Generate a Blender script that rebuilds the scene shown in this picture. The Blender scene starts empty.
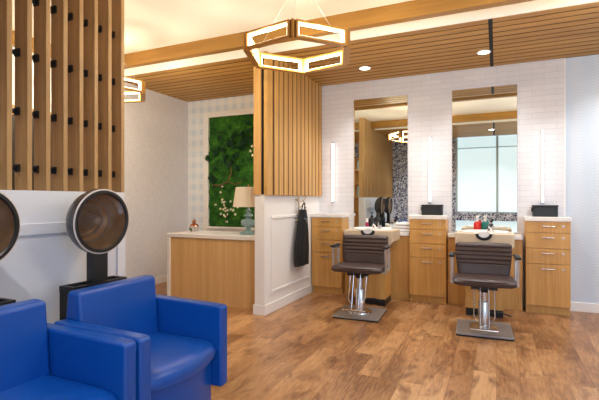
import bpy, bmesh, math, random
from mathutils import Vector, Matrix, noise
random.seed(7)
S = bpy.context.scene
COL = S.collection
PI = math.pi

# ------------------------------------------------------------------ helpers
def lin(r, g, b):
    f = lambda c: (c/255/12.92) if c/255 <= .04045 else ((c/255+.055)/1.055)**2.4
    return (f(r), f(g), f(b), 1)

class NT:
    """small node-tree builder"""
    def __init__(s, name):
        s.m = bpy.data.materials.new(name); s.m.use_nodes = True
        s.t = s.m.node_tree; s.n = s.t.nodes; s.l = s.t.links
        s.b = s.n['Principled BSDF']; s.out = s.n['Material Output']
    def add(s, typ, **kw):
        x = s.n.new(typ)
        for k, v in kw.items(): setattr(x, k, v)
        return x
    def link(s, a, b): s.l.new(a, b)
    def coord(s, scale=(1,1,1), rot=(0,0,0), loc=(0,0,0)):
        tc = s.add('ShaderNodeTexCoord'); mp = s.add('ShaderNodeMapping')
        mp.inputs['Scale'].default_value = scale; mp.inputs['Rotation'].default_value = rot
        mp.inputs['Location'].default_value = loc
        s.link(tc.outputs['Object'], mp.inputs['Vector']); return mp.outputs['Vector']
    def math(s, op, a, b=None, c=None):
        x = s.add('ShaderNodeMath', operation=op)
        for i, v in enumerate((a, b, c)):
            if v is None: continue
            if isinstance(v, (int, float)): x.inputs[i].default_value = v
            else: s.link(v, x.inputs[i])
        return x.outputs[0]
    def noise(s, vec, scale=5, detail=3, rough=.5, dist=0):
        x = s.add('ShaderNodeTexNoise'); s.link(vec, x.inputs['Vector'])
        x.inputs['Scale'].default_value = scale; x.inputs['Detail'].default_value = detail
        x.inputs['Roughness'].default_value = rough; x.inputs['Distortion'].default_value = dist
        return x.outputs['Fac']
    def ramp(s, fac, stops):
        x = s.add('ShaderNodeValToRGB'); e = x.color_ramp.elements
        while len(e) < len(stops): e.new(.5)
        for i, (p, c) in enumerate(stops): e[i].position = p; e[i].color = c
        s.link(fac, x.inputs[0]); return x.outputs[0]
    def mix(s, fac, a, b, blend='MIX'):
        x = s.add('ShaderNodeMix', data_type='RGBA', blend_type=blend)
        for sock, v in ((x.inputs[0], fac), (x.inputs[6], a), (x.inputs[7], b)):
            if isinstance(v, (int, float, tuple)): sock.default_value = v
            else: s.link(v, sock)
        return x.outputs[2]
    def bump(s, h, strength=.2, dist=.01):
        x = s.add('ShaderNodeBump'); x.inputs['Strength'].default_value = strength
        x.inputs['Distance'].default_value = dist
        s.link(h, x.inputs['Height']); s.link(x.outputs[0], s.b.inputs['Normal'])
    def base(s, c): 
        if isinstance(c, tuple): s.b.inputs['Base Color'].default_value = c
        else: s.link(c, s.b.inputs['Base Color'])
    def set(s, **kw):
        for k, v in kw.items(): s.b.inputs[k.replace('_', ' ')].default_value = v

def plain(name, rgb, rough=.5, metal=0, nscale=30, namt=.06, bump=0, **kw):
    t = NT(name); v = t.coord(); n = t.noise(v, nscale, 3)
    c = lin(*rgb)
    d = tuple(x*(1-namt) for x in c[:3])+(1,)
    t.base(t.ramp(n, [(.3, d), (.7, c)])); t.set(Roughness=rough, Metallic=metal, **kw)
    if bump: t.bump(n, bump, .004)
    return t.m

def wood(name, c1, c2, axis='z', rough=.45, fine=60, stretch=.04, bands=0, coat=0):
    t = NT(name); sc = {'x': (stretch,1,1), 'y': (1,stretch,1), 'z': (1,1,stretch)}[axis]
    v = t.coord(sc)
    n1 = t.noise(v, fine, 4, .6); n2 = t.noise(v, fine*.16, 3, .5, .6)
    f = t.math('ADD', t.math('MULTIPLY', n1, .5), t.math('MULTIPLY', n2, .5))
    t.base(t.ramp(f, [(.36, lin(*c2)), (.62, lin(*c1))])); t.set(Roughness=rough)
    t.bump(n1, .08, .002)
    return t.m

def emit(name, rgb, strength):
    t = NT(name); v = t.coord(); n = t.noise(v, 3, 1)
    c = lin(*rgb)
    t.base((.8,.8,.8,1))
    col = t.ramp(n, [(.2, tuple(x*.97 for x in c[:3])+(1,)), (.8, c)])
    t.link(col, t.b.inputs['Emission Color']); t.set(Emission_Strength=strength)
    return t.m

class MB:
    """collects shapes and links them as ONE mesh object"""
    def __init__(s): s.bm = bmesh.new()
    def _xf(s, vs, M): bmesh.ops.transform(s.bm, matrix=M, verts=vs)
    def box(s, c, size, bev=0, seg=2, rot=None):
        r = bmesh.ops.create_cube(s.bm, size=1); vs = r['verts']
        bmesh.ops.scale(s.bm, vec=size, verts=vs)
        if bev:
            es = list({e for v in vs for e in v.link_edges})
            fs0 = set(s.bm.faces)
            rr = bmesh.ops.bevel(s.bm, geom=es, offset=bev, segments=seg, affect='EDGES', profile=.5)
            seen = set(rr['verts'])|{v for v in vs if v.is_valid}
            # whole island
            stack = list(seen)
            while stack:
                v = stack.pop()
                for e in v.link_edges:
                    o = e.other_vert(v)
                    if o not in seen: seen.add(o); stack.append(o)
            vs = list(seen)
        M = Matrix.Translation(c)
        if rot is not None: M = M @ rot.to_4x4()
        s._xf(vs, M); return s
    def b2(s, x0, x1, y0, y1, z0, z1, bev=0, seg=2):
        return s.box(((x0+x1)/2, (y0+y1)/2, (z0+z1)/2), (abs(x1-x0), abs(y1-y0), abs(z1-z0)), bev, seg)
    def cyl(s, p0, p1, r0, r1=None, n=20):
        p0, p1 = Vector(p0), Vector(p1); r1 = r0 if r1 is None else r1
        d = p1-p0; L = d.length
        r = bmesh.ops.create_cone(s.bm, cap_ends=True, segments=n, radius1=r0, radius2=r1, depth=L)
        q = Vector((0,0,1)).rotation_difference(d.normalized())
        s._xf(r['verts'], Matrix.Translation((p0+p1)/2) @ q.to_matrix().to_4x4()); return s
    def sph(s, c, r, sc=(1,1,1), u=16, v=10):
        q = bmesh.ops.create_uvsphere(s.bm, u_segments=u, v_segments=v, radius=r)
        s._xf(q['verts'], Matrix.Translation(c) @ Matrix.Diagonal((*sc,1))); return s
    def ico(s, c, r, sc=(1,1,1), sub=1):
        q = bmesh.ops.create_icosphere(s.bm, subdivisions=sub, radius=r)
        s._xf(q['verts'], Matrix.Translation(c) @ Matrix.Diagonal((*sc,1))); return s
    def loft(s, rings, closed=True, cap=True):
        R = [[s.bm.verts.new(p) for p in ring] for ring in rings]
        n = len(R[0])
        for a, b in zip(R, R[1:]):
            for i in range(n if closed else n-1):
                j = (i+1) % n
                try: s.bm.faces.new((a[i], a[j], b[j], b[i]))
                except ValueError: pass
        if cap:
            s.bm.faces.new(list(reversed(R[0]))); s.bm.faces.new(R[-1])
        return s
    def lathe(s, prof, c=(0,0,0), n=28, M=None, cap=True):
        M = M or Matrix.Identity(4)
        rings = []
        for r, z in prof:
            rings.append([Vector(c) + (M @ Vector((max(r,1e-4)*math.cos(2*PI*i/n), max(r,1e-4)*math.sin(2*PI*i/n), z))) for i in range(n)])
        return s.loft(rings, True, cap)
    def tube(s, pts, r, n=8):
        pts = [Vector(p) for p in pts]; rings = []
        up = None
        for i, p in enumerate(pts):
            t = (pts[min(i+1, len(pts)-1)]-pts[max(i-1, 0)]).normalized()
            if up is None:
                up = t.orthogonal().normalized()
            else:
                up = (up - t*up.dot(t)).normalized()
            w = t.cross(up)
            rr = r[i] if isinstance(r, (list, tuple)) else r
            rings.append([p + rr*(math.cos(2*PI*k/n)*up + math.sin(2*PI*k/n)*w) for k in range(n)])
        return s.loft(rings)
    def prism(s, poly, axis, a, b):
        """poly of 2-D points extruded along axis from a to b"""
        def P(p, t):
            return {'x': (t, p[0], p[1]), 'y': (p[0], t, p[1]), 'z': (p[0], p[1], t)}[axis]
        return s.loft([[P(p, a) for p in poly], [P(p, b) for p in poly]])
    def build(s, name, mat, parent=None, smooth=False, wn=False, loc=None, bevel=0):
        bmesh.ops.recalc_face_normals(s.bm, faces=s.bm.faces)
        me = bpy.data.meshes.new(name); s.bm.to_mesh(me); s.bm.free()
        if smooth:
            for p in me.polygons: p.use_smooth = True
        o = bpy.data.objects.new(name, me); COL.objects.link(o)
        me.materials.append(mat)
        if parent: o.parent = parent
        if loc: o.location = loc
        if bevel:
            md = o.modifiers.new('bevel', 'BEVEL'); md.width = bevel; md.segments = 2; md.limit_method = 'ANGLE'
        if wn:
            md = o.modifiers.new('wn', 'WEIGHTED_NORMAL'); md.keep_sharp = True
        elif smooth:
            me.set_sharp_from_angle(angle=math.radians(42))
        return o

def tag(o, label, cat, group=None):
    o['label'] = label; o['category'] = cat
    if group: o['group'] = group
    return o
def thing(name, label, cat, loc=(0,0,0), rz=0, group=None):
    o = bpy.data.objects.new(name, None); COL.objects.link(o); o.empty_display_size = .1
    o.location = loc; o.rotation_euler = (0,0,rz); return tag(o, label, cat, group)
def structure(o): o['kind'] = 'structure'; return o
def dup(root, loc, rz=None, label=None):
    def rec(o, par):
        c = o.copy(); COL.objects.link(c)
        if par: c.parent = par
        for ch in list(o.children): rec(ch, c)
        return c
    r = rec(root, None); r.location = loc
    if rz is not None: r.rotation_euler = (0,0,rz)
    if label: r['label'] = label
    return r

# ------------------------------------------------------------------ dimensions (metres, camera above the origin)
CAMZ = 1.2; YB = 5.50; XL = -4.42; XR = 4.6; YF = -0.42
HS = 2.74; HC = 2.88; YS = 4.03; YS2 = 1.50
XP = -2.45            # face of the slatted partition on the left
PX0, PX1 = -2.31, -2.195   # low divider wall
HD = 1.255            # top of the low walls

# ------------------------------------------------------------------ materials
M = {}
M['white_wall'] = plain('painted_wall', (238,236,238), .6, nscale=40, namt=.02)
M['wainscot'] = plain('wainscot_paint', (226,232,244), .42, nscale=20, namt=.02)
M['ceiling'] = plain('ceiling_paint', (248,244,236), .75, nscale=2, namt=.03)
M['trim_white'] = plain('trim_paint', (240,238,236), .4, nscale=20, namt=.02)
M['slab'] = plain('quartz_top', (238,234,230), .25, nscale=90, namt=.05)
M['fin'] = wood('fin_oak', (188,152,102), (154,120,76), 'z', .55, 45, .05)
M['slat_x'] = wood('slat_wood_horizontal', (200,154,78), (162,116,50), 'x', .5, 60, .04)
M['slat_z'] = wood('slat_wood_vertical', (208,164,92), (180,132,68), 'z', .5, 60, .04)
M['slat_back'] = wood('slat_backing', (104,66,32), (78,48,22), 'x', .7, 40, .05)
M['beam'] = wood('beam_wood', (166,122,54), (142,100,40), 'x', .4, 40, .04)
M['post'] = wood('post_wood', (224,180,114), (198,150,86), 'z', .5, 50, .04)
M['oak'] = wood('cabinet_oak', (212,164,94), (190,138,70), 'z', .42, 70, .04)
M['oak_light'] = wood('desk_oak', (224,184,126), (206,162,104), 'z', .42, 70, .03)
M['unit_wood'] = plain('pale_laminate', (216,196,168), .4, nscale=50, namt=.05)
M['black'] = plain('black_metal', (24,24,27), .4, nscale=60, namt=.15)
M['black_reveal'] = plain('black_reveal', (22,20,20), .8, nscale=40, namt=.2)
M['black_plastic'] = plain('black_plastic', (18,20,26), .5, nscale=70, namt=.15)
M['chrome'] = plain('chrome', (205,205,208), .24, 1, nscale=20, namt=.03)
M['plate'] = plain('plate_steel', (158,152,150), .48, .3, nscale=120, namt=.12)
M['steel'] = plain('brushed_steel', (196,194,194), .36, .7, nscale=120, namt=.12)
M['brass'] = plain('brass', (196,146,72), .32, .75, nscale=60, namt=.08)
M['rack'] = plain('antique_silver_brass', (196,176,148), .35, .6, nscale=60, namt=.12)
M['gold'] = plain('gold_frame', (200,150,78), .38, .55, nscale=60, namt=.08)
M['blue'] = plain('blue_leather', (5,74,164), .34, nscale=180, namt=.08, bump=.06)
M['brown'] = plain('brown_leather', (64,47,46), .44, nscale=160, namt=.12, bump=.08)
M['mirror'] = plain('mirror_glass', (226,232,230), .0, 1, nscale=2, namt=.0)
M['led'] = emit('warm_led', (255,232,194), 4.5)
M['bar_led'] = emit('wall_bar_glow', (255,244,238), 2.6)
M['lamp_disc'] = emit('downlight_lens', (255,244,230), 14)
M['shade'] = plain('lamp_shade_linen', (234,222,202), .8, nscale=140, namt=.08)
M['teal'] = plain('teal_glazed_ceramic', (146,176,178), .25, nscale=25, namt=.25)
M['porcelain'] = plain('white_porcelain', (236,236,238), .12, nscale=10, namt=.02)
M['towel'] = plain('white_towel', (238,238,240), .9, nscale=200, namt=.12, bump=.4)
M['apron'] = plain('black_cloth', (14,15,20), .8, nscale=220, namt=.25, bump=.2)
M['shell'] = plain('dryer_shell', (62,60,62), .22, nscale=30, namt=.08)
M['shell_in'] = plain('dryer_lining', (200,164,126), .35, .3, nscale=14, namt=.3)
M['rim_white'] = plain('dryer_rim', (214,208,204), .3, nscale=30, namt=.04)
M['red'] = plain('red_bottle', (206,40,34), .3, nscale=40, namt=.1)
M['green'] = plain('teal_bottle', (14,106,98), .3, nscale=40, namt=.1)
M['magenta'] = plain('magenta_bottle', (168,40,92), .3, nscale=40, namt=.1)
M['bwhite'] = plain('white_plastic', (236,236,238), .35, nscale=40, namt=.03)
M['navy_cloth'] = plain('navy_book', (40,52,92), .6, nscale=80, namt=.15)
M['cream'] = plain('cream_board', (216,204,180), .6, nscale=80, namt=.1)
M['copper'] = plain('rose_copper', (190,132,100), .2, .9, nscale=20, namt=.1)
M['dark_room'] = plain('dark_doorway', (26,24,26), .6, nscale=8, namt=.2)

t = NT('smoked_acrylic'); v = t.coord(); n = t.noise(v, 8, 2)
t.base(t.ramp(n, [(.3, lin(66,42,26)), (.7, lin(86,58,38))])); t.set(Roughness=.06, Alpha=.26)
M['smoked'] = t.m
t = NT('clear_glass'); v = t.coord(); n = t.noise(v, 8, 2)
t.base(t.ramp(n, [(.3, lin(240,230,222)), (.7, lin(250,244,240))])); t.set(Roughness=.03, Transmission_Weight=1.0, IOR=1.3)
M['glass'] = t.m

def floor_mat():
    t = NT('oak_plank_floor')
    tc = t.add('ShaderNodeTexCoord'); sp = t.add('ShaderNodeSeparateXYZ'); cb = t.add('ShaderNodeCombineXYZ')
    t.link(tc.outputs['Object'], sp.inputs[0]); t.link(sp.outputs['Y'], cb.inputs['X']); t.link(sp.outputs['X'], cb.inputs['Y'])
    br = t.add('ShaderNodeTexBrick'); t.link(cb.outputs[0], br.inputs['Vector'])
    br.inputs['Scale'].default_value = 1; br.inputs['Brick Width'].default_value = 1.1; br.inputs['Row Height'].default_value = .145
    br.inputs['Mortar Size'].default_value = .0012; br.inputs['Mortar Smooth'].default_value = .1; br.inputs['Bias'].default_value = 0
    br.offset = .37; br.inputs['Color1'].default_value = (0,0,0,1); br.inputs['Color2'].default_value = (1,1,1,1); br.inputs['Mortar'].default_value = (.5,.5,.5,1)
    # per-plank shift so that the grain breaks at each joint
    sep = t.add('ShaderNodeSeparateColor'); t.link(br.outputs['Color'], sep.inputs[0])
    off = t.add('ShaderNodeCombineXYZ'); t.link(t.math('MULTIPLY', sep.outputs[0], 17.0), off.inputs['X']); t.link(t.math('MULTIPLY', sep.outputs[0], 5.0), off.inputs['Y'])
    add = t.add('ShaderNodeVectorMath', operation='ADD'); t.link(cb.outputs[0], add.inputs[0]); t.link(off.outputs[0], add.inputs[1])
    mp = t.add('ShaderNodeMapping'); mp.inputs['Scale'].default_value = (.16,1,1); t.link(add.outputs[0], mp.inputs['Vector'])
    mp2 = t.add('ShaderNodeMapping'); mp2.inputs['Scale'].default_value = (.42,1,1); t.link(add.outputs[0], mp2.inputs['Vector'])
    g = t.noise(mp.outputs[0], 55, 5, .65, .3)
    k = t.noise(mp2.outputs[0], 6.5, 4, .62, .9)
    big = t.noise(mp2.outputs[0], 1.8, 2, .5)
    c = t.ramp(t.math('ADD', t.math('MULTIPLY', g, .45), t.math('MULTIPLY', big, .55)), [(.38, lin(136,94,58)), (.5, lin(186,140,94)), (.62, lin(212,169,122))])
    plank = t.ramp(sep.outputs[0], [(0, lin(228,222,218)), (1, lin(255,255,255))])
    c = t.mix(1.0, c, plank, 'MULTIPLY')
    dark = t.ramp(k, [(.50, (0,0,0,1)), (.70, (1,1,1,1))])
    c = t.mix(t.math('MULTIPLY', dark, .8), c, lin(108,66,40))
    c = t.mix(t.math('MULTIPLY', br.outputs['Fac'], .45), c, lin(110,66,40))
    t.base(c)
    t.link(t.math('ADD', t.math('MULTIPLY', g, .12), .28), t.b.inputs['Roughness'])
    t.bump(t.math('SUBTRACT', t.math('MULTIPLY', g, .3), br.outputs['Fac']), .12, .002)
    return t.m
M['floor'] = floor_mat()

def tile_mat():
    t = NT('white_subway_tile')
    tc = t.add('ShaderNodeTexCoord'); sp = t.add('ShaderNodeSeparateXYZ'); cb = t.add('ShaderNodeCombineXYZ')
    t.link(tc.outputs['Object'], sp.inputs[0]); t.link(sp.outputs['X'], cb.inputs['X']); t.link(sp.outputs['Z'], cb.inputs['Y'])
    br = t.add('ShaderNodeTexBrick'); t.link(cb.outputs[0], br.inputs['Vector'])
    br.inputs['Scale'].default_value = 1; br.inputs['Brick Width'].default_value = .24; br.inputs['Row Height'].default_value = .062
    br.inputs['Mortar Size'].default_value = .0022; br.inputs['Mortar Smooth'].default_value = .3
    br.inputs['Color1'].default_value = lin(222,222,226); br.inputs['Color2'].default_value = lin(216,216,221); br.inputs['Mortar'].default_value = lin(196,196,202)
    t.base(br.outputs['Color']); t.set(Roughness=.34, Specular_IOR_Level=.3)
    n = t.noise(t.coord(), 12, 2)
    t.bump(t.math('SUBTRACT', t.math('MULTIPLY', n, .25), br.outputs['Fac']), .25, .003)
    return t.m
M['tile'] = tile_mat()

def chevron_mat():
    t = NT('pale_blue_chevron_wallpaper')
    tc = t.add('ShaderNodeTexCoord'); sp = t.add('ShaderNodeSeparateXYZ'); t.link(tc.outputs['Object'], sp.inputs[0])
    zz = t.math('PINGPONG', sp.outputs['X'], .105)
    w = t.math('ADD', t.math('MULTIPLY', zz, 1.25), sp.outputs['Z'])
    st = t.math('SINE', t.math('MULTIPLY', w, 2*PI/.032))
    a = t.math('MULTIPLY_ADD', st, .5, .5)
    band = t.math('MULTIPLY_ADD', t.math('SINE', t.math('MULTIPLY', sp.outputs['X'], 2*PI/.21)), .5, .5)
    c = t.mix(a, lin(190,206,226), lin(226,232,238))
    c = t.mix(t.math('MULTIPLY', band, .45), c, lin(196,214,230))
    t.base(c); t.set(Roughness=.7, Specular_IOR_Level=.25); return t.m
M['chevron'] = chevron_mat()

def plaid_mat():
    t = NT('pale_blue_plaid_wallpaper')
    tc = t.add('ShaderNodeTexCoord'); sp = t.add('ShaderNodeSeparateXYZ'); t.link(tc.outputs['Object'], sp.inputs[0])
    def st(o, p): return t.math('GREATER_THAN', t.math('SINE', t.math('MULTIPLY', o, 2*PI/p)), 0)
    f = t.math('MULTIPLY', t.math('ADD', st(sp.outputs['X'], .15), st(sp.outputs['Z'], .17)), .5)
    t.base(t.ramp(f, [(0, lin(236,238,240)), (.5, lin(228,234,240)), (1, lin(212,223,234))])); t.set(Roughness=.6); return t.m
M['plaid'] = plaid_mat()

def floral_mat():
    t = NT('navy_floral_wallpaper'); v = t.coord()
    n = t.noise(v, 22, 2, .5, 2.2)
    vo = t.add('ShaderNodeTexVoronoi'); t.link(v, vo.inputs['Vector']); vo.inputs['Scale'].default_value = 26
    f = t.math('ADD', n, t.math('MULTIPLY', vo.outputs['Distance'], .25))
    t.base(t.ramp(f, [(.60, lin(22,34,92)), (.66, lin(226,230,242))])); t.set(Roughness=.6); return t.m
M['floral'] = floral_mat()

def grey_paper():
    t = NT('woven_grey_wallpaper'); n1 = t.noise(t.coord((1,1,.2)), 60, 3); n2 = t.noise(t.coord((1,.2,1)), 60, 3)
    f = t.math('MULTIPLY', t.math('ADD', n1, n2), .5)
    t.base(t.ramp(f, [(.35, lin(213,213,219)), (.65, lin(225,225,230))])); t.set(Roughness=.7); return t.m
M['grey_paper'] = grey_paper()

def moss_mat():
    t = NT('preserved_moss'); v = t.coord(); n = t.noise(v, 9, 4, .7); n2 = t.noise(v, 55, 3, .7)
    f = t.math('ADD', t.math('MULTIPLY', n, .6), t.math('MULTIPLY', n2, .4))
    t.base(t.ramp(f, [(.33, lin(8,36,6)), (.47, lin(26,86,12)), (.6, lin(62,126,24)), (.75, lin(110,160,46))])); t.set(Roughness=.9)
    t.bump(n2, .8, .02); return t.m
M['moss'] = moss_mat()
M['fern'] = plain('fern_green', (16,70,36), .6, nscale=30, namt=.4)
M['flower'] = plain('cream_flower', (240,232,206), .7, nscale=60, namt=.1)
M['twig'] = plain('twig_bark', (120,84,52), .8, nscale=60, namt=.3)

# daylight through the roller shade of the window behind the camera
t = NT('daylit_roller_shade'); v = t.coord(); n = t.noise(v, .9, 2)
t.base((.85,.88,.9,1)); t.link(t.ramp(n, [(.3, lin(186,222,236)), (.7, lin(204,236,246))]), t.b.inputs['Emission Color']); t.set(Emission_Strength=.5)
M['daylight'] = t.m
M['fill_glow'] = emit('added_daylight_fill', (184,214,255), 3.2)  # bluish glow of the added unseen pane

# ------------------------------------------------------------------ the setting
structure(MB().b2(XL-.1, XR+.1, YF-.1, YB+.1, -.08, 0).build('floor', M['floor']))
structure(MB().b2(XL-.1, XR+.1, YS2, YS, HC, HC+.08).build('ceiling', M['ceiling']))
structure(MB().b2(XL-.12, XL, YF-.1, YB+.1, 0, HC).build('wall_left', M['grey_paper']))
structure(MB().b2(XR, XR+.12, YF-.1, YB+.1, 0, HC).build('wall_right', M['white_wall']))
structure(MB().b2(XL-.1, XR+.1, YB+.02, YB+.14, 0, HC).build('wall_back', M['white_wall']))
structure(MB().b2(XL, PX0, YB, YB+.02, 0, HS+.02).build('wall_back_niche', M['plaid']))
structure(MB().b2(PX0, .68, YB-.015, YB+.02, 0, HS+.02).build('wall_back_tiled', M['tile']))
structure(MB().b2(.68, XR, YB, YB+.02, 0, HS+.02).build('wall_back_papered', M['chevron']))
structure(MB().b2(.672, .684, YB-.02, YB, 0, HS).build('trim_1', M['trim_white']))

# slatted soffits (boards over a dark backing) with a white fascia and a wooden border beam around the raised ceiling
def soffit(name, y0, y1):
    m = MB(); p = .118; n = int(round((y1-y0)/p)); p = (y1-y0)/n
    for i in range(n):
        a = y0+i*p
        for (xa, xb) in ((XL, -.065), (-.03, XR)):
            m.b2(xa, xb, a+.0, a+p*.74, HS, HS+.05)
    structure(m.build(name, M['slat_x']))
    structure(MB().b2(XL, XR, y0, y1, HS+.004, HS+.09).build(name+'_backing', M['slat_back']))
    structure(MB().b2(-.065, -.03, y0-.002, y1, HS+.001, HS+.0039).build(name+'_reveal', M['black_reveal']))
soffit('ceiling_soffit_back', YS, YB)
soffit('ceiling_soffit_front', YF, YS2)
structure(MB().b2(XL, XR, YS-.015, YS, HS, HC).build('trim_2', M['ceiling']))
structure(MB().b2(XL, XR, YS2, YS2+.015, HS, HC).build('trim_3', M['ceiling']))
structure(MB().b2(XL+.06, XR, 3.72, 3.80, HS, HC).build('trim_4', M['beam']))
structure(MB().b2(XL+.06, XR, 1.74, 1.82, HS, HC).build('trim_5', M['beam']))
M['beam_y'] = wood('beam_wood_side', (166,122,54), (142,100,40), 'y', .4, 40, .04)
structure(MB().b2(XL, XL+.06, YS2+.015, YS-.015, HS, HC).build('trim_6', M['beam_y']))

# skirting boards
def skirt(name, x0, x1, y0, y1):
    structure(MB().b2(x0, x1, y0, y1, 0, .10, .004, 1).build(name, M['trim_white']))
skirt('baseboard_left', XL, XL+.015, YF, YB)
skirt('baseboard_back', .684, XR, YB-.018, YB)
skirt('baseboard_niche', XL+.015, PX0, YB-.015, YB)
skirt('baseboard_right', XR-.015, XR, YF, YB-.018)

# low divider wall beside the desk, with panel moulding
YD = 3.955
structure(MB().b2(PX0, PX1, YD, YB-.015, 0, HD).build('wall_divider', M['trim_white']))
structure(MB().b2(PX0-.015, PX1+.015, YD-.015, YD, 0, .105, .003, 1).b2(PX1, PX1+.015, YD, 5.18, 0, .105, .003, 1).build('baseboard_divider', M['trim_white']))
m = MB(); x0, x1 = PX1, PX1+.014
for (ya, yb, za, zb) in ((4.09, 5.12, .20, .235), (4.09, 5.12, .995, 1.03), (4.09, 4.125, .235, .995), (5.085, 5.12, .235, .995)):
    m.b2(x0, x1, ya, yb, za, zb, .005, 1)
structure(m.build('trim_7', M['trim_white']))

# slatted wooden panel standing on the divider wall up to the soffit
t0 = thing('slatted_panel', 'vertical slatted wood panel standing on white divider wall up to slatted ceiling', 'panel', (0,0,0))
MB().b2(-2.315, -2.235, 3.94, YB-.02, HD, HS).build('post', M['post'], t0)['label'] = 'pale flat timber end post'
MB().b2(-2.235, -2.195, 3.965, YB-.02, HD+.004, HS).build('reveal', M['black_reveal'], t0)['label'] = 'black gap beside the post'
m = MB(); m.b2(-2.195, -2.16, 3.945, 4.075, HD-.005, HS)
p = (YB-.02-4.09)/12
for i in range(12):
    m.b2(-2.195, -2.15, 4.09+i*p+.012, 4.09+(i+1)*p-.014, HD-.005, HS, .003, 1)
m.build('slats', M['slat_z'], t0)
MB().b2(-2.194, -2.1535, 4.075, YB-.02, HD, HS).build('backing', M['slat_back'], t0)

# left partition: white wainscot below, oak fins above
YP = 2.337
structure(MB().b2(XP-.12, XP, YF, YP, 0, HD).build('wall_partition', M['wainscot']))
structure(MB().b2(XP, XP+.012, YF, YP, .995, 1.065, .004, 1).b2(XP, XP+.015, YF, YP, 0, .1, .003, 1).b2(XP, XP+.012, YP-.075, YP, .1, .995, .003, 1).build('trim_8', M['wainscot']))
scr = thing('fin_screen', 'tall screen of upright oak fins joined by black clips above white wainscot wall', 'screen', (XP, 0, HD))
pitch = .1142; fm = None
YFIN = [YP - i*pitch for i in range(24)]
TOP = HC-HD
for i, y in enumerate(YFIN):
    top = HC if y > YS2+.02 else HS
    if fm is None or top != fm[1]:
        o = MB().b2(-.115, 0, -.03, 0, 0, top-HD, .002, 1).build('fin', M['fin'], scr); fm = (o, top)
    else:
        o = fm[0].copy(); COL.objects.link(o)
    o.location = (0, y, 0)
cm = None
for i, y in enumerate(YFIN[:-1]):
    if i > 12: break
    for z in (1.275, 1.385, 1.715, 2.055, 2.395, 2.72)[1:]:
        if cm is None:
            cm = MB().b2(-.098, -.08, -.0842, 0, -.012, .012).b2(-.102, -.062, -.012, 0, -.022, .022).b2(-.102,-.07,-.0842,-.076,-.022,.022).build('clip', M['black'], scr); o = cm
        else:
            o = cm.copy(); COL.objects.link(o)
        o.location = (0, y-.03, z-HD)

# dark doorway in the space behind the screen
structure(MB().b2(XL, XL+.02, 2.05, 3.30, 0, 2.05).build('door_1', M['dark_room']))
structure(MB().b2(XL, XL+.03, 1.95, 2.05, 0, 2.15).b2(XL, XL+.03, 3.30, 3.38, 0, 2.15).b2(XL, XL+.03, 2.05, 3.30, 2.05, 2.15).build('trim_9', M['beam']))

# window wall behind the camera
WX0, WX1, WZ0, WZ1 = -.92, 4.3, .89, HS; WS = .9
structure(MB().b2(XL, WX0, YF-.12, YF, 0, HS).b2(WX1, XR, YF-.12, YF, 0, HS).b2(WX0, WX1, YF-.12, YF, .70, WZ0).build('wall_front', M['floral']))
structure(MB().b2(WX0, WX1, YF-.12, YF, 0, .12).build('wall_front_sill', M['white_wall']))
structure(MB().b2(WX0, WX1, YF-.10, YF-.08, .12, .70).build('window_3', M['daylight']))
structure(MB().b2(WX0, WS, YF-.10, YF-.08, WZ0, WZ1).build('window_1', M['daylight']))
structure(MB().b2(WS, WX1, YF-.10, YF-.08, WZ0, WZ1).build('fill_light_pane', M['fill_glow']))  # added glowing pane out of view, brightens the room with cool light
m = MB()
for x in (WX0+.02, .02, WS, 2.1, 3.2, WX1-.02): m.b2(x-.025, x+.025, YF-.08, YF-.03, WZ0, WZ1)
m.b2(WX0, WX1, YF-.08, YF-.03, WZ0, WZ0+.03).b2(WX0, WX1, YF-.08, YF-.03, 2.46, 2.48)
structure(m.build('trim_10', plain('window_frame', (190,206,212), .4)))

# ------------------------------------------------------------------ reception desk, lamp, ornament, moss panel
d = thing('reception_desk', 'pale oak reception desk with white waterfall top beside the divider wall', 'desk', (-3.0, 4.35, 0))
MB().b2(-.63, .70, -.235, .30, .755, .80, .004, 1).build('countertop', M['slab'], d)['label'] = 'white stone top'
MB().b2(-.63, -.585, -.235, .30, 0, .755, .003, 1).build('end_panel', M['slab'], d)['label'] = 'white stone waterfall end'
MB().b2(-.585, .70, -.215, -.195, 0, .755).build('front_panel', M['oak_light'], d)['label'] = 'pale oak front'
MB().b2(-.585, .70, .05, .07, .30, .755).build('modesty_board', M['oak_light'], d)

lp = thing('table_lamp', 'table lamp with cream drum shade and turned grey-green base on the desk', 'lamp', (-2.63, 4.36, .80))
MB().lathe([(.135,.33),(.176,.325),(.182,.32),(.148,.545),(.142,.548),(.135,.33)][1:5], n=36, cap=False).build('lamp_shade', M['shade'], lp, True)
MB().b2(-.075,.075,-.075,.075,0,.03,.006).lathe([(.06,.03),(.05,.045),(.03,.06),(.028,.075),(.05,.09),(.082,.115),(.09,.14),(.08,.165),(.04,.18),(.026,.195),(.045,.205),(.055,.22),(.048,.235),(.028,.245),(.022,.26),(.036,.268),(.036,.28),(.02,.29),(.012,.31)], n=32).build('base', M['teal'], lp, True)
MB().cyl((0,0,.30),(0,0,.56),.006).sph((0,0,.568),.012).cyl((-.145,0,.54),(.145,0,.54),.003).cyl((0,-.145,.54),(0,.145,.54),.003).build('finial', M['brass'], lp, True)

orn = thing('glass_bottle', 'small round glass bottle with copper stopper on the left end of the desk', 'bottle', (-3.46, 4.42, .80))
MB().lathe([(.025,0),(.05,.01),(.064,.04),(.06,.07),(.04,.092),(.018,.10)], n=28).build('body', M['glass'], orn, True)
MB().lathe([(.052,.071),(.06,.072),(.044,.094),(.02,.104),(.016,.112),(.026,.118),(.03,.13),(.02,.142),(.008,.15),(.006,.165)], n=24).build('stopper', M['copper'], orn, True)

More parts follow.
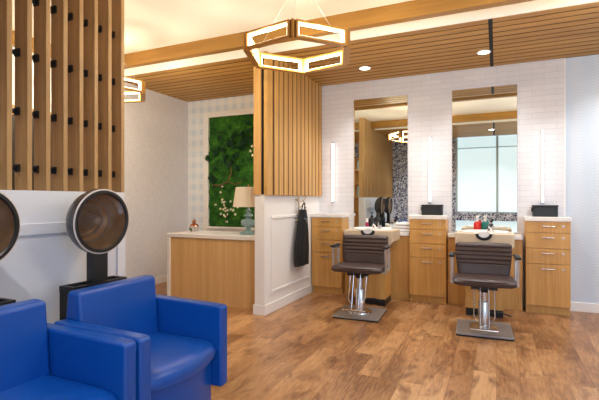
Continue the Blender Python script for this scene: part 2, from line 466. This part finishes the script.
# moss panel
MX0, MX1, MZ0, MZ1 = -3.985, -2.75, .80, 2.45
mp = thing('moss_panel', 'framed green moss and fern panel on the pale blue plaid wall', 'wall art', ((MX0+MX1)/2, YB-.02, (MZ0+MZ1)/2))
hw, hh = (MX1-MX0)/2, (MZ1-MZ0)/2
fr = MB()
fr.b2(-hw-.12, hw+.12, -.015, .018, -hh-.12, hh+.09)
fr.b2(-hw-.03, -hw, -.05, -.015, -hh-.03, hh+.03).b2(hw, hw+.03, -.05, -.015, -hh-.03, hh+.03).b2(-hw, hw, -.05, -.015, hh, hh+.03).b2(-hw, hw, -.05, -.015, -hh-.03, -hh)
fr.build('frame', M['trim_white'], mp)
g = MB(); NX, NZ = 70, 92; grid = []
for j in range(NZ+1):
    row = []
    for i in range(NX+1):
        x = -hw + 2*hw*i/NX; z = -hh + 2*hh*j/NZ
        h = .5+.5*noise.fractal(Vector((x*7, z*7, 1.3)), .8, 2.1, 4)
        h2 = abs(noise.noise(Vector((x*22, z*22, 7))))
        edge = i in (0, NX) or j in (0, NZ)
        row.append(g.bm.verts.new((x, -.016 if edge else -.02-.045*h-.03*h2, z)))
    grid.append(row)
for j in range(NZ):
    for i in range(NX):
        g.bm.faces.new((grid[j][i], grid[j][i+1], grid[j+1][i+1], grid[j+1][i]))
mo = g.build('moss', M['moss'], mp, True); mo['kind'] = 'stuff'
rn = random.Random(3); g = MB()
for k in range(46):
    cx, cz = rn.choice(((-.25,.35),(-.1,.45),(-.45,.2),(.1,.55),(-.5,-.05),(-.2,.1),(.0,.25)))
    cx += rn.uniform(-.12,.12); cz += rn.uniform(-.12,.12); a = rn.uniform(0, 2*PI)
    for q in range(6):
        aa = a + (q-2.5)*.22; L = rn.uniform(.06,.11)
        b = Vector((cx, -.075, cz)); e = b + Vector((math.cos(aa)*L, -.03, math.sin(aa)*L)); w = Vector((-math.sin(aa), 0, math.cos(aa)))*.012
        mid = (b+e)/2 + Vector((0,-.012,0))
        vs = [g.bm.verts.new(p) for p in (b, mid+w, e, mid-w)]; g.bm.faces.new(vs)
fo = g.build('ferns', M['fern'], mp); fo['kind'] = 'stuff'
g = MB()
for k in range(30):
    cx = rn.gauss(-.22,.17); cz = rn.gauss(-.55,.12)
    if k in (3,4,5,6): cx = rn.uniform(.14,.2); cz = rn.uniform(.2,.36)
    for q in range(5):
        g.ico((cx+.011*math.cos(q*1.257), -.088+rn.uniform(-.01,.01), max(-hh+.03, cz)+.011*math.sin(q*1.257)), .009, (1,.5,1), 1)
fl = g.build('flowers', M['flower'], mp, True); fl['kind'] = 'stuff'
MB().tube([(-.52,-.085,-.20),(-.36,-.10,-.21),(-.24,-.10,-.16),(-.17,-.095,-.02),(-.2,-.09,.14)], [.008,.012,.012,.009,.005]).tube([(-.24,-.10,-.16),(-.10,-.1,-.2),(.02,-.09,-.15)], .007).build('twig', M['twig'], mp, True)

# ------------------------------------------------------------------ stations
cab = thing('drawer_cabinet', 'oak drawer cabinet between the two mirrors, with black box on top', 'cabinet', (-.728, 5.34, 0), 0, 'drawer cabinets along the tiled wall')
FY = -.14
MB().b2(-.203, .203, FY+.035, .14, 0, .086).build('toe_kick', M['oak'], cab)
MB().b2(-.205, .205, FY+.012, .14, .086, .977).build('body', M['oak'], cab)
MB().b2(-.213, .213, FY-.015, .142, .977, 1.02, .003, 1).build('countertop', M['slab'], cab)['label'] = 'white stone top'
def front(kind, z0, z1, hz):
    f = MB().b2(-.203, .203, FY-.006, FY+.012, z0+.003, z1-.003, .002, 1).build(kind, M['oak'], cab)
    MB().cyl((-.058,FY-.03,hz),(.058,FY-.03,hz),.006,n=10).cyl((-.045,FY-.03,hz),(-.045,FY-.004,hz),.005,n=8).cyl((.045,FY-.03,hz),(.045,FY-.004,hz),.005,n=8).build('handle', M['chrome'], f, True)
    MB().cyl((.138,FY-.012,hz),(.138,FY-.004,hz),.011,n=14).build('lock', M['steel'], f, True)
front('drawer', .855, .977, .926); front('drawer', .69, .855, .807); front('drawer', .528, .69, .644); front('door', .086, .528, .48)
dup(cab, (-1.978, 5.34, 0), 0, 'oak drawer cabinet in the corner against the divider wall, its top bare')
dup(cab, (.49, 5.34, 0), 0, 'oak drawer cabinet next to blue wallpaper, with black box on top')

def counter(x0, x1, label):
    c = thing('vanity_counter', label, 'counter', ((x0+x1)/2, 5.36, 0), 0, 'mirror counters'); w = (x1-x0)/2
    MB().b2(-w, w, -.12, .118, .772, .815, .003, 1).build('countertop', M['slab'], c)['label'] = 'white stone top'
    MB().b2(-w, w, -.085, -.065, 0, .772).build('back_panel', M['oak'], c)['label'] = 'oak panel down to floor'
counter(-1.762, -.945, 'white counter on oak panel under the mirror nearer the divider wall')
counter(-.511, .257, 'white counter on oak panel under the mirror nearer the blue wallpaper')

def mirror(xc, label):
    c = thing('wall_mirror', label, 'mirror', (xc, YB-.015, .83), 0, 'tall mirrors on tiled wall')
    MB().b2(-.35, .35, -.012, 0, 0, 1.68).build('backing', M['steel'], c)
    MB().b2(-.346, .346, -.0155, -.0122, .004, 1.676).build('glass', M['mirror'], c)
mirror(-1.352, 'tall frameless mirror nearer the divider wall, reflecting the oak slat screen')
mirror(-.133, 'tall frameless mirror nearer the blue wallpaper, reflecting the window')

sc = thing('light_bar', 'slim glowing vertical light bar between the two mirrors', 'wall light', (-.735, YB-.015, 1.18), 0, 'light bars on tiled wall')
MB().b2(-.014,.014,-.022,0,-.01,.79).build('mount', M['steel'], sc)
MB().b2(-.011,.011,-.045,-.022,.0,.775,.004,2).build('diffuser', M['bar_led'], sc)
MB().b2(-.016,.016,-.048,-.001,.776,.792,.002,1).b2(-.016,.016,-.048,-.001,-.014,-.001,.002,1).build('end_caps', M['chrome'], sc)
dup(sc, (-1.985, YB-.015, 1.18), 0, 'slim glowing vertical light bar above the corner cabinet near divider wall')
dup(sc, (.462, YB-.015, 1.18), 0, 'slim glowing vertical light bar next to the blue wallpaper')

bx = thing('storage_box', 'black box on the cabinet between the two mirrors', 'box', (-.70, 5.40, 1.02), 0, 'black boxes on the cabinets')
MB().b2(-.118,.118,-.06,.06,0,.108,.006,2).build('body', M['black_plastic'], bx)
MB().b2(-.124,.124,-.065,.065,.108,.124,.004,2).b2(-.13,-.118,-.03,.03,.05,.10,.003,1).build('lid', M['black_plastic'], bx)
dup(bx, (.48, 5.40, 1.02), 0, 'black box on the cabinet next to blue wallpaper')

# shampoo units in front of the counters
su = thing('shampoo_unit', 'pale shampoo unit with white basin behind the salon chair nearer the blue wallpaper', 'sink', (-.115, 4.84, 0), 0, 'shampoo units under the mirrors')
MB().b2(-.18,.18,.02,.36,.075,.70).build('pedestal', M['oak'], su)['label'] = 'oak pedestal'
MB().b2(-.178,-.10,.015,.34,0,.075,.003,1).b2(.10,.178,.015,.34,0,.075,.003,1).b2(-.10,.10,.05,.34,0,.075).build('feet', M['black'], su)['label'] = 'black feet'
q = MB()
q.loft([[(x,y,z) for x,y in ((-w,-.04),(w,-.04),(w,.37),(-w,.37))] for w,z in ((.25,.70),(.28,.735),(.28,.855))])
q.build('top', M['unit_wood'], su, bevel=.006)['label'] = 'pale laminate surround'
# basin: rim ring with a hollow and a front dip for the neck
rings = []
for (sx, sy, z) in ((.20,.155,.80),(.235,.185,.85),(.24,.188,.868),(.233,.182,.874),(.222,.168,.866),(.19,.14,.835),(.12,.09,.81),(.03,.02,.802)):
    ring = []
    for i in range(40):
        a = 2*PI*i/40; c_, s_ = math.cos(a), math.sin(a)
        dip = .03*math.exp(-((c_)**2)/.06)*(1 if s_ < 0 else 0) if z > .83 else 0
        ring.append((sx*c_, .155+sy*s_, z-dip))
    rings.append(ring)
MB().loft(rings).build('basin', M['porcelain'], su, True)
pts = [(.064*math.cos(PI+PI*i/12), -.035, .855+.05*math.sin(PI+PI*i/12)) for i in range(13)]
MB().lathe([(.001,-.03),(.05,-.028),(.056,-.01),(.054,.03),(.001,.03)], (0,-.028,.842), 28, Matrix.Rotation(PI/2, 4, 'X') @ Matrix.Diagonal((1,.62,1,1))).build('basin_lip', M['porcelain'], su, True)
MB().tube([(x, y-.012, z) for x,y,z in pts], .018, 10).build('neck_rest', M['black_plastic'], su, True)
MB().tube([(.03,.30,.855),(.03,.30,.90),(.04,.26,.925),(.06,.2,.90),(.085,.13,.87)], .008, 8).cyl((.06,.30,.855),(.06,.30,.90),.014).build('faucet', M['chrome'], su, True)
MB().tube([(.035,.02,.90),(.06,.05,.935),(.075,.10,.945)], [.02,.018,.012], 10).build('spray_head', M['black_plastic'], su, True)
MB().tube([(.072,.02,.87),(.055,.03,.905),(.035,.02,.915)], [.012,.015,.02], 10).build('spray_handle', M['bwhite'], su, True)
dup(su, (-1.325, 4.84, 0), 0, 'pale shampoo unit with white basin behind the salon chair nearer the divider wall')

# bottles and towels
def bottle(name, label, x, y, z, r, h, mat, capmat, pump=True, lab=None):
    b = thing(name, label, 'bottle', (x, y, z))
    MB().lathe([(r*.92,0),(r,.006),(r,h*.8),(r*.8,h*.93),(r*.35,h)], n=24).build('body', M[mat], b, True)
    if pump: MB().lathe([(r*.38,h),(r*.42,h+.02),(r*.15,h+.022),(r*.13,h+.045),(r*.5,h+.047),(r*.45,h+.06)], n=16).box((0,-r*.6,h+.053),(.014,r*1.1,.012)).build('pump', M[capmat], b, True)
    else: MB().lathe([(r*.7,h*.95),(r*.7,h+.035),(r*.6,h+.042)], n=20).build('cap', M[capmat], b, True)
bottle('shampoo_bottle', 'red bottle with white pump by the basin, left of the teal one', -.196, 5.275, .815, .038, .145, 'red', 'bwhite')
bottle('shampoo_bottle', 'dark teal bottle with white pump standing beside the red bottle', -.117, 5.275, .815, .038, .145, 'green', 'bwhite')
bottle('spray_bottle', 'tall black bottle on the counter behind the chair by divider wall', -1.42, 5.33, .815, .045, .17, 'black_plastic', 'black_plastic', True)
bottle('hairspray_can', 'slim black can beside the magenta bottle on the counter', -1.345, 5.33, .815, .027, .18, 'black_plastic', 'black_plastic', False)
bottle('shampoo_bottle', 'small magenta bottle among the black ones on counter', -1.468, 5.27, .815, .02, .115, 'magenta', 'bwhite', False)
tw = MB()
for k in range(3):
    tw.box((0, 0, .02+.036*k), (.20-.012*k, .15, .034), .015, 3)
tag(tw.build('folded_towel', M['towel'], None, True, loc=(-1.03, 5.345, .815)), 'stack of folded white towels on the counter by the mirror edge', 'towel')
tw = MB().box((0,0,.025),(.10,.10,.05),.02,3)
tag(tw.build('rolled_cloth', M['towel'], None, True, loc=(-1.225, 5.32, .815)), 'small crumpled white cloth on counter between black can and towels', 'cloth')

# ------------------------------------------------------------------ styling chairs
def styling_chair(loc, rz, label):
    c = thing('styling_chair', label, 'chair', loc, rz, 'brown salon chairs')
    MB().b2(-.235,.235,-.24,.24,.012,.03,.006,2).build('base_plate', M['plate'], c)['label'] = 'grey steel floor plate'
    MB().b2(-.232,.232,-.237,.237,0,.014,.003,1).build('plate_edge', M['black'], c)['label'] = 'black rubber edge'
    MB().lathe([(.125,.03),(.12,.045),(.085,.056),(.06,.06)], n=32).build('base_cover', M['chrome'], c, True)
    MB().lathe([(.05,.058),(.05,.27),(.046,.276),(.03,.278),(.028,.40)], n=28).build('hydraulic_column', M['chrome'], c, True)
    MB().b2(-.11,.11,-.13,.13,.40,.425,.004,1).b2(-.03,.03,.0,.24,.39,.41).cyl((0,0,.36),(0,0,.405),.045,.06).build('seat_mount', M['black'], c)
    MB().tube([(.05,.02,.17),(.14,.05,.17),(.2,.06,.15),(.23,.05,.14)], .007).build('pump_lever', M['black'], c, True)
    # U-shaped footrest hung from the seat
    f = MB()
    for s in (-1,1):
        f.tube([(s*.035,-.13,.44),(s*.035,-.15,.38),(s*.035,-.22,.13),(s*.035,-.24,.085)], .0058, 8)
        f.tube([(s*.085,-.08,.41),(s*.085,-.10,.33),(s*.085,-.16,.17),(s*.06,-.20,.14),(s*.035,-.213,.14)], .0045, 8)
    f.build('footrest_frame', M['chrome'], c, True)
    MB().box((0,-.255,.082),(.23,.07,.02),.009,3).build('footrest', M['chrome'], c, True)
    # seat cushion: profile front-to-back, bullnosed
    W = .255; rings = []
    prof = [(.2,.44),(.21,.465),(.2,.49),(.1,.498),(-.08,.505),(-.15,.505),(-.195,.494),(-.214,.474),(-.21,.452),(-.19,.44),(-.08,.43),(.1,.43)]
    for i in range(15):
        u = -1+2*i/14; e = max(0, abs(u)-.86)/.14; k = math.sqrt(max(0, 1-e*e*.55))
        cz = sum(p[1] for p in prof)/len(prof); bow = .03*(1-u*u)
        rings.append([(u*W, y*(1-.05*e)-(bow if y < 0 else 0), cz+(z-cz)*k) for y, z in prof])
    MB().loft(rings).build('seat', M['brown'], c, True)
    MB().tube([(-W,-.182,.482),(-W*.6,-.222,.486),(0,-.242,.488),(W*.6,-.222,.486),(W,-.182,.482)], .006, 8).build('piping', M['brown'], c, True)
    # backrest with five horizontal channels on its upper part
    rings = []; NZ = 60
    for j in range(NZ+1):
        tt = j/NZ; z = .482+.305*tt
        w = .228+.024*min(1, tt*1.6)
        e = max(0, abs(2*tt-1)-.88)/.12; w -= .035*e*e
        th = .042*math.sqrt(max(.05, 1-e*e*.9))
        if .34 < tt < .97: th += .010*abs(math.sin((tt-.34)/.63*PI*5)) - .006
        ym = .20+.075*tt
        ring = []
        for i in range(24):
            a = 2*PI*i/24; ca, sa = math.cos(a), math.sin(a)
            x = w*math.copysign(abs(ca)**.28, ca); y = th*math.copysign(abs(sa)**.55, sa)
            ring.append((x, ym+y+.025*(x/w)**2*-1, z))
        rings.append(ring)
    MB().loft(rings).build('backrest', M['brown'], c, True)
    MB().tube([(0,.16,.415),(0,.26,.43),(0,.275,.52),(0,.295,.62)], [.03,.03,.028,.02], 8).build('back_bracket', M['black'], c, True)
    for s in (-1,1):
        a = MB(); x = s*.276
        for (p, q) in (((-.04,.44),(-.07,.67)),((.115,.44),(.135,.67)),((-.05,.445),(.125,.445)),((-.07,.665),(.135,.665))):
            P, Q = Vector((x,p[0],p[1])), Vector((x,q[0],q[1])); dd = Q-P
            a.box((P+Q)/2, (.022, .026, dd.length+.02), .003, 1, Vector((0,0,1)).rotation_difference(dd.normalized()).to_matrix())
        a.b2(min(x,s*.2),max(x,s*.2),-.05,-.02,.425,.442).b2(min(x,s*.2),max(x,s*.2),.04,.07,.425,.442)
        arm = a.build('arm_frame', M['steel'], c)
        MB().b2(x-.026,x+.026,-.10,.14,.675,.70,.01,3).build('arm_pad', M['black_plastic'], arm, True)
    return c
ch = styling_chair((-.105, 4.32, 0), math.radians(3), 'brown ribbed salon chair on steel plate, nearer the blue wallpaper')
ch2 = dup(ch, (-1.297, 4.40, 0), math.radians(3), 'brown ribbed salon chair on steel plate, nearer the white divider wall')
for part in ch2.children:      # this chair is pumped up a little higher
    if part.name.split('.')[0] in ('seat', 'piping', 'backrest', 'back_bracket', 'arm_frame', 'seat_mount', 'footrest', 'footrest_frame'): part.location.z += .027

# ------------------------------------------------------------------ blue armchairs and hood dryers
def armchair(loc, label):
    c = thing('armchair', label, 'chair', loc, 0, 'blue dryer armchairs')   # faces +X, origin under its middle
    def cush(prof, y0, y1, bev):
        m = MB().prism(prof, 'y', y0, y1); bm = m.bm
        bmesh.ops.recalc_face_normals(bm, faces=bm.faces)
        bmesh.ops.bevel(bm, geom=list(bm.edges), offset=bev, segments=3, affect='EDGES', profile=.5)
        return m
    for s in (-1, 1):
        y0, y1 = (.277,.350) if s > 0 else (-.350,-.277)
        cush([(-.20,.135),(.353,.135),(.353,.590),(.325,.598),(-.20,.612)], y0, y1, .016).build('armrest', M['blue'], c, True, True)
    cush([(-.215,.16),(-.10,.16),(-.08,.40),(-.11,.742),(-.195,.748),(-.225,.50)], -.275, .275, .022).build('backrest', M['blue'], c, True, True)
    # seat cushion with bowed, rounded front
    n = 16; rings = []
    for i in range(n+1):
        u = -1+2*i/n; y = .274*u; bow = .052*(1-u*u); e = max(0, abs(u)-.9)/.1; k = .018*e*e
        xf = .325+bow
        rings.append([(-.20,y,.30),(-.20,y,.418-k),(.0,y,.415-k),(xf-.09,y,.41-k),(xf-.035,y,.40-k),(xf-.008,y,.375-k),(xf,y,.345),(xf-.008,y,.315+k),(xf-.04,y,.30+k)])
    MB().loft(rings).build('seat', M['blue'], c, True)
    n = 16; rings = []
    for i in range(n+1):
        u = -1+2*i/n; y = .276*u; xf = .285+.045*(1-u*u)
        rings.append([(-.24,y,.06),(-.24,y,.302),(xf,y,.302),(xf,y,.06)])
    MB().loft(rings).build('apron_panel', M['blue'], c, True)
    for (x, y) in ((.22,.22),(.22,-.22),(-.18,.22),(-.18,-.22)):
        MB().cyl((x,y,0),(x,y,.062),.018,.024,12).build('leg', M['chrome'], c, True)
    return c
ac = armchair((-1.765, 1.770, 0), 'blue leather armchair nearer the desk, hood dryer fully in view behind it')
ac.rotation_euler = (0, 0, math.radians(1.4))
dup(ac, (-1.757, 1.064, 0), math.radians(1.4), 'blue leather armchair in the corner of the picture, cut off by its edge')

def dryer(loc, label):
    c = thing('hood_dryer', label, 'hair dryer', loc, 0, 'hood dryers')
    # open black cart
    m = MB()
    X0, X1, Y0, Y1 = -.045, .075, -.21, .17
    m.b2(X0,X1,Y0,Y1,.675,.685)
    m.b2(X0,X0+.02,Y0,Y1,.685,.712).b2(X1-.02,X1,Y0,Y1,.685,.712).b2(X0,X1,Y0,Y0+.02,.685,.712).b2(X0,X1,Y1-.02,Y1,.685,.712)
    m.build('tray', M['black'], c)
    for (ya, yb) in ((Y0,Y0+.02),(Y1-.02,Y1)):
        MB().b2(X0,X1,ya,yb,0,.675,.003,1).build('side_panel', M['black'], c)
    MB().b2(X0+.005,X1-.005,Y0+.02,Y1-.02,.10,.125).build('lower_shelf', M['black'], c)
    MB().b2(-.03,.03,-.045,.065,.685,.885,.004,1).build('column', M['black'], c)
    # hood, opening along a direction
    R = .2
    dirv = Vector((math.cos(math.radians(-2)), math.sin(math.radians(-2)), -.06)).normalized()
    Q = Vector((0,0,1)).rotation_difference(dirv).to_matrix().to_4x4()
    Hc = (0.045, .01, 1.07)
    h = bpy.data.objects.new('hood', None)
    prof = [(.002,-.176),(.02,-.175),(.09,-.165),(.145,-.135),(.178,-.09),(.198,-.04),(.198,0),(.184,0),(.18,-.04),(.165,-.085),(.135,-.122),(.085,-.15),(.02,-.158)]
    hood = MB().lathe(prof[:7]+[(.19,0)], Hc, 48, Q, cap=False).build('hood', M['shell'], c, True)
    MB().lathe([(.188,-.001)]+prof[7:], Hc, 48, Q, cap=False).build('lining', M['shell_in'], hood, True)
    MB().lathe([(.198,-.006),(.196,-.005),(.197,.002),(.194,.006),(.189,.006),(.188,0)], Hc, 48, Q, cap=False).build('rim', M['rim_white'], hood, True)
    MB().lathe([(.189,.004),(.188,.010),(.172,.011),(.166,.004),(.170,-.002),(.186,-.002)], Hc, 48, Q, cap=False).build('gasket', M['black'], hood, True)
    MB().lathe([(.168,.004),(.12,.016),(.06,.023),(.002,.026),(.002,.023),(.06,.020),(.12,.013),(.167,.001)], Hc, 48, Q, cap=False).build('visor', M['smoked'], hood, True)
    MB().lathe([(.002,-.152),(.045,-.152),(.045,-.13),(.034,-.10),(.03,-.05),(.02,-.04),(.002,-.04)], Hc, 24, Q, cap=False).lathe([(.062,-.142),(.067,-.134),(.062,-.128),(.057,-.136)], Hc, 32, Q, cap=False).lathe([(.13,-.108),(.136,-.10),(.13,-.094),(.125,-.102)], Hc, 40, Q, cap=False).lathe([(.095,-.138),(.102,-.128),(.095,-.12),(.088,-.13)], Hc, 32, Q, cap=False).build('nozzle', M['steel'], hood, True)
    return c
dr = dryer((-2.215, 1.89, 0), 'round hood dryer on black cart behind the armchair nearer the desk')
dup(dr, (-2.215, 1.19, 0), 0, 'round hood dryer cut off at the picture edge behind the other armchair')

# ------------------------------------------------------------------ coat rack and apron on the divider wall
cr = thing('coat_rack', 'slim brass coat rack with branching hooks on the divider wall', 'coat rack', (PX1, 4.73, 0))
MB().tube([(.04,0,.93),(.04,0,1.1),(.04,0,1.245)], .009).build('stem', M['rack'], cr, True)
MB().b2(0,.04,-.012,.012,.95,.97).b2(0,.04,-.012,.012,1.19,1.21).build('bracket', M['rack'], cr)
for (z, a, s) in ((1.03, .5, 1), (1.03, -.4, -1), (1.10, 1.0, 1), (1.13, -.9, -1), (1.17, .2, 1)):
    dy = .11*math.cos(a*.6)*s; dx = .05*math.cos(a)
    MB().tube([(.04,0,z),(.04+dx*.6,dy*.6,z+.025),(.04+dx,dy,z+.075)], [.007,.006,.006], 8).sph((.04+dx,dy,z+.08),.01,u=10,v=8).build('hook', M['rack'], cr, True)
ap = MB(); rings = []
for j in range(15):
    tt = j/14; z = 1.085-.665*tt
    w = .07+.115*min(1, tt*1.5)**.7; cy = .06-.03*tt
    ring = []
    for i in range(36):
        a = 2*PI*i/36; ca, sa = math.cos(a), math.sin(a)
        fold = .008*math.sin(7*a+1.3)*min(1, tt*2+.2)
        ring.append((.034*sa*(1+.2*tt)+fold*.8+.055, cy+w*ca+fold, z))
    rings.append(ring)
apo = thing('apron', 'black cloth apron hanging from the coat rack', 'apron', (PX1+.012, 4.73, 0))
ap.loft(rings).build('cloth', M['apron'], apo, True)
MB().tube([(.055,.02,1.08),(.06,.06,1.15),(.065,.09,1.165),(.06,.11,1.13),(.055,.10,1.08)], .007).build('strap', M['apron'], apo, True)
MB().tube([(.095,.01,.98),(.10,.05,.965),(.098,.09,.97)], .006).tube([(.10,.05,.965),(.098,.07,.93)], .005).build('tie', plain('grey_tie', (120,124,134), .8), apo, True)['label'] = 'grey tie string'

# ------------------------------------------------------------------ pendants
def pendant(loc, rz, label):
    c = thing('hexagon_pendant', label, 'pendant light', loc, rz, 'hexagonal pendant lights')
    R = .415; H = .118
    V = [Vector((R*math.cos(k*PI/3), R*math.sin(k*PI/3), 0)) for k in range(6)]
    for k in range(6):
        A, B = V[k], V[(k+1) % 6]; t_ = (B-A).normalized(); L = (B-A).length
        rot = Matrix((t_, Vector((0,0,1)).cross(t_), Vector((0,0,1)))).transposed()
        mid = (A+B)/2
        def bar(m, x0, x1, z0, z1, th):
            m.box(mid + t_*((x0+x1)/2) + Vector((0,0,(z0+z1)/2)), (x1-x0, th, z1-z0), 0, 1, rot)
        a = L/2-.016; g = .014; w = .011
        f = MB()
        bar(f, -a, a, 0, g, .05); bar(f, -a, a, H-g, H, .05); bar(f, -a, -a+g, g, H-g, .05); bar(f, a-g, a, g, H-g, .05)
        fo = f.build('side_frame', M['gold'], c)
        e = MB()
        bar(e, -a+g, a-g, g, g+w*.6, .024); bar(e, -a+g, a-g, H-g-w, H-g, .024); bar(e, -a+g, -a+g+w, g+w*.6, H-g-w, .024); bar(e, a-g-w, a-g, g+w*.6, H-g-w, .024)
        e.build('light_strip', M['led'], fo)
    for k in range(6):
        MB().cyl(V[k]+Vector((0,0,-.004)), V[k]+Vector((0,0,H+.004)), .014, n=12).build('corner_post', M['brass'], c, True)
    for k in range(6):
        L = bpy.data.lights.new('pendant_glow', 'POINT'); L.energy = 5.0; L.color = (1, .86, .61); L.shadow_soft_size = .012
        lo = bpy.data.objects.new('pendant_glow', L); COL.objects.link(lo); lo.parent = c
        lo.location = (V[k]+V[(k+1) % 6])/2 + Vector((0,0,H*.5))
    top = HC-loc[2]
    m = MB()
    for k in (0,2,4): m.tube([V[k]+Vector((0,0,H)), Vector((.03*math.cos(k*PI/3), .03*math.sin(k*PI/3), top-.02))], .0016, 6)
    m.build('cable', M['steel'], c)
    MB().lathe([(.06,top-.025),(.065,top-.02),(.065,top)], n=28).build('canopy', M['brass'], c, True)
    return c
PR = math.radians(-71)
ZP = 2.28
p1 = pendant((-1.367, 3.0, ZP), PR, 'gold hexagonal pendant light hanging in full view near the slatted panel')
dup(p1, (-3.645, 3.23, ZP), PR+math.radians(25), 'gold hexagonal pendant light half hidden behind the oak fin screen')
dup(p1, (.975, 3.0, ZP), PR, 'gold hexagonal pendant light cut off at the picture edge by blue wallpaper')

# ------------------------------------------------------------------ downlights (recessed lamps)
def downlight(x, y, label, power=38, z=HS, col=(1,.96,.92), group='recessed downlights'):
    c = thing('downlight', label, 'ceiling light', (x, y, z), 0, group)
    MB().lathe([(.052,.0),(.052,-.005),(.066,-.007),(.07,-.004),(.07,0)], n=32, cap=False).build('trim_ring', M['bwhite'], c, True)
    MB().lathe([(.001,-.002),(.052,-.002),(.052,-.0035),(.001,-.0035)], n=32, cap=False).build('lens', M['lamp_disc'], c, True)
    L = bpy.data.lights.new('downlight_beam', 'SPOT'); L.energy = power; L.color = col
    L.spot_size = math.radians(125); L.spot_blend = .8; L.shadow_soft_size = .05
    o = bpy.data.objects.new('downlight_beam', L); COL.objects.link(o); o.location = (0, 0, -.02); o.parent = c
downlight(-1.40, 4.93, 'round recessed downlight above the mirror nearer the divider wall')
downlight(-.12, 4.91, 'round recessed downlight beside the black joint above the other mirror')
downlight(1.20, 4.91, 'round recessed downlight outside the frame above the blue wallpaper')
downlight(-2.58, 4.75, 'added unseen fill downlight over the desk niche', 30)  # added lamp hidden behind the slatted panel to brighten the niche
for i, x in enumerate((-3.4, -1.6, -.1, 1.5)):
    downlight(x, .55, 'round recessed downlight in the ceiling over the window side', 45)

# ------------------------------------------------------------------ bookcase behind the screen (seen in the mirror)
bc = thing('bookcase', 'tall oak bookcase seen in the mirror behind the oak screen', 'bookcase', (-3.25, YF, 0))
MB().b2(-.5,.5,0,.015,0,2.3).build('back', M['oak'], bc)
for x in (-.5,.48): MB().b2(x,x+.02,.015,.32,0,2.3).build('side', M['oak'], bc)
SZ = (.08,.5,.9,1.27,1.62,1.97,2.28)
for z in SZ: MB().b2(-.48,.48,.015,.31,z,z+.02).build('shelf', M['oak'], bc)
kb = 0
for si in (3,4,5):
    x = -.10 if si != 4 else 0
    for k in range(7):
        w = random.choice((.035,.045,.055)); h = random.uniform(.2,.28)
        if x+w > .46: break
        tag(MB().b2(0,w,0,.2,0,h,.002,1).build('book', M[random.choice(('navy_cloth','navy_cloth','cream','teal'))], loc=(-3.25+x, YF+.07, SZ[si]+.02)), 'hardback book on the bookcase reflected in the mirror', 'book', 'books on the bookcase')
        x += w+.004

# ------------------------------------------------------------------ world, camera, view
W = bpy.data.worlds.new('world'); S.world = W; W.use_nodes = True
W.node_tree.nodes['Background'].inputs[0].default_value = (.75,.85,1,1); W.node_tree.nodes['Background'].inputs[1].default_value = .5
cam = bpy.data.cameras.new('camera'); co = bpy.data.objects.new('camera', cam); COL.objects.link(co)
cam.sensor_width = 36; cam.lens = 434/599*36; cam.clip_start = .02
co.location = (0, 0, CAMZ); co.rotation_euler = (PI/2, 0, math.radians(24.4))
S.camera = co
S.view_settings.view_transform = 'Standard'; S.view_settings.look = 'None'
S.view_settings.gamma = 1; S.view_settings.use_curve_mapping = False
S.view_settings.exposure = 0.86
S.cycles.max_bounces = 10; S.cycles.diffuse_bounces = 5; S.cycles.sample_clamp_indirect = 6
S.cycles.use_denoising = True
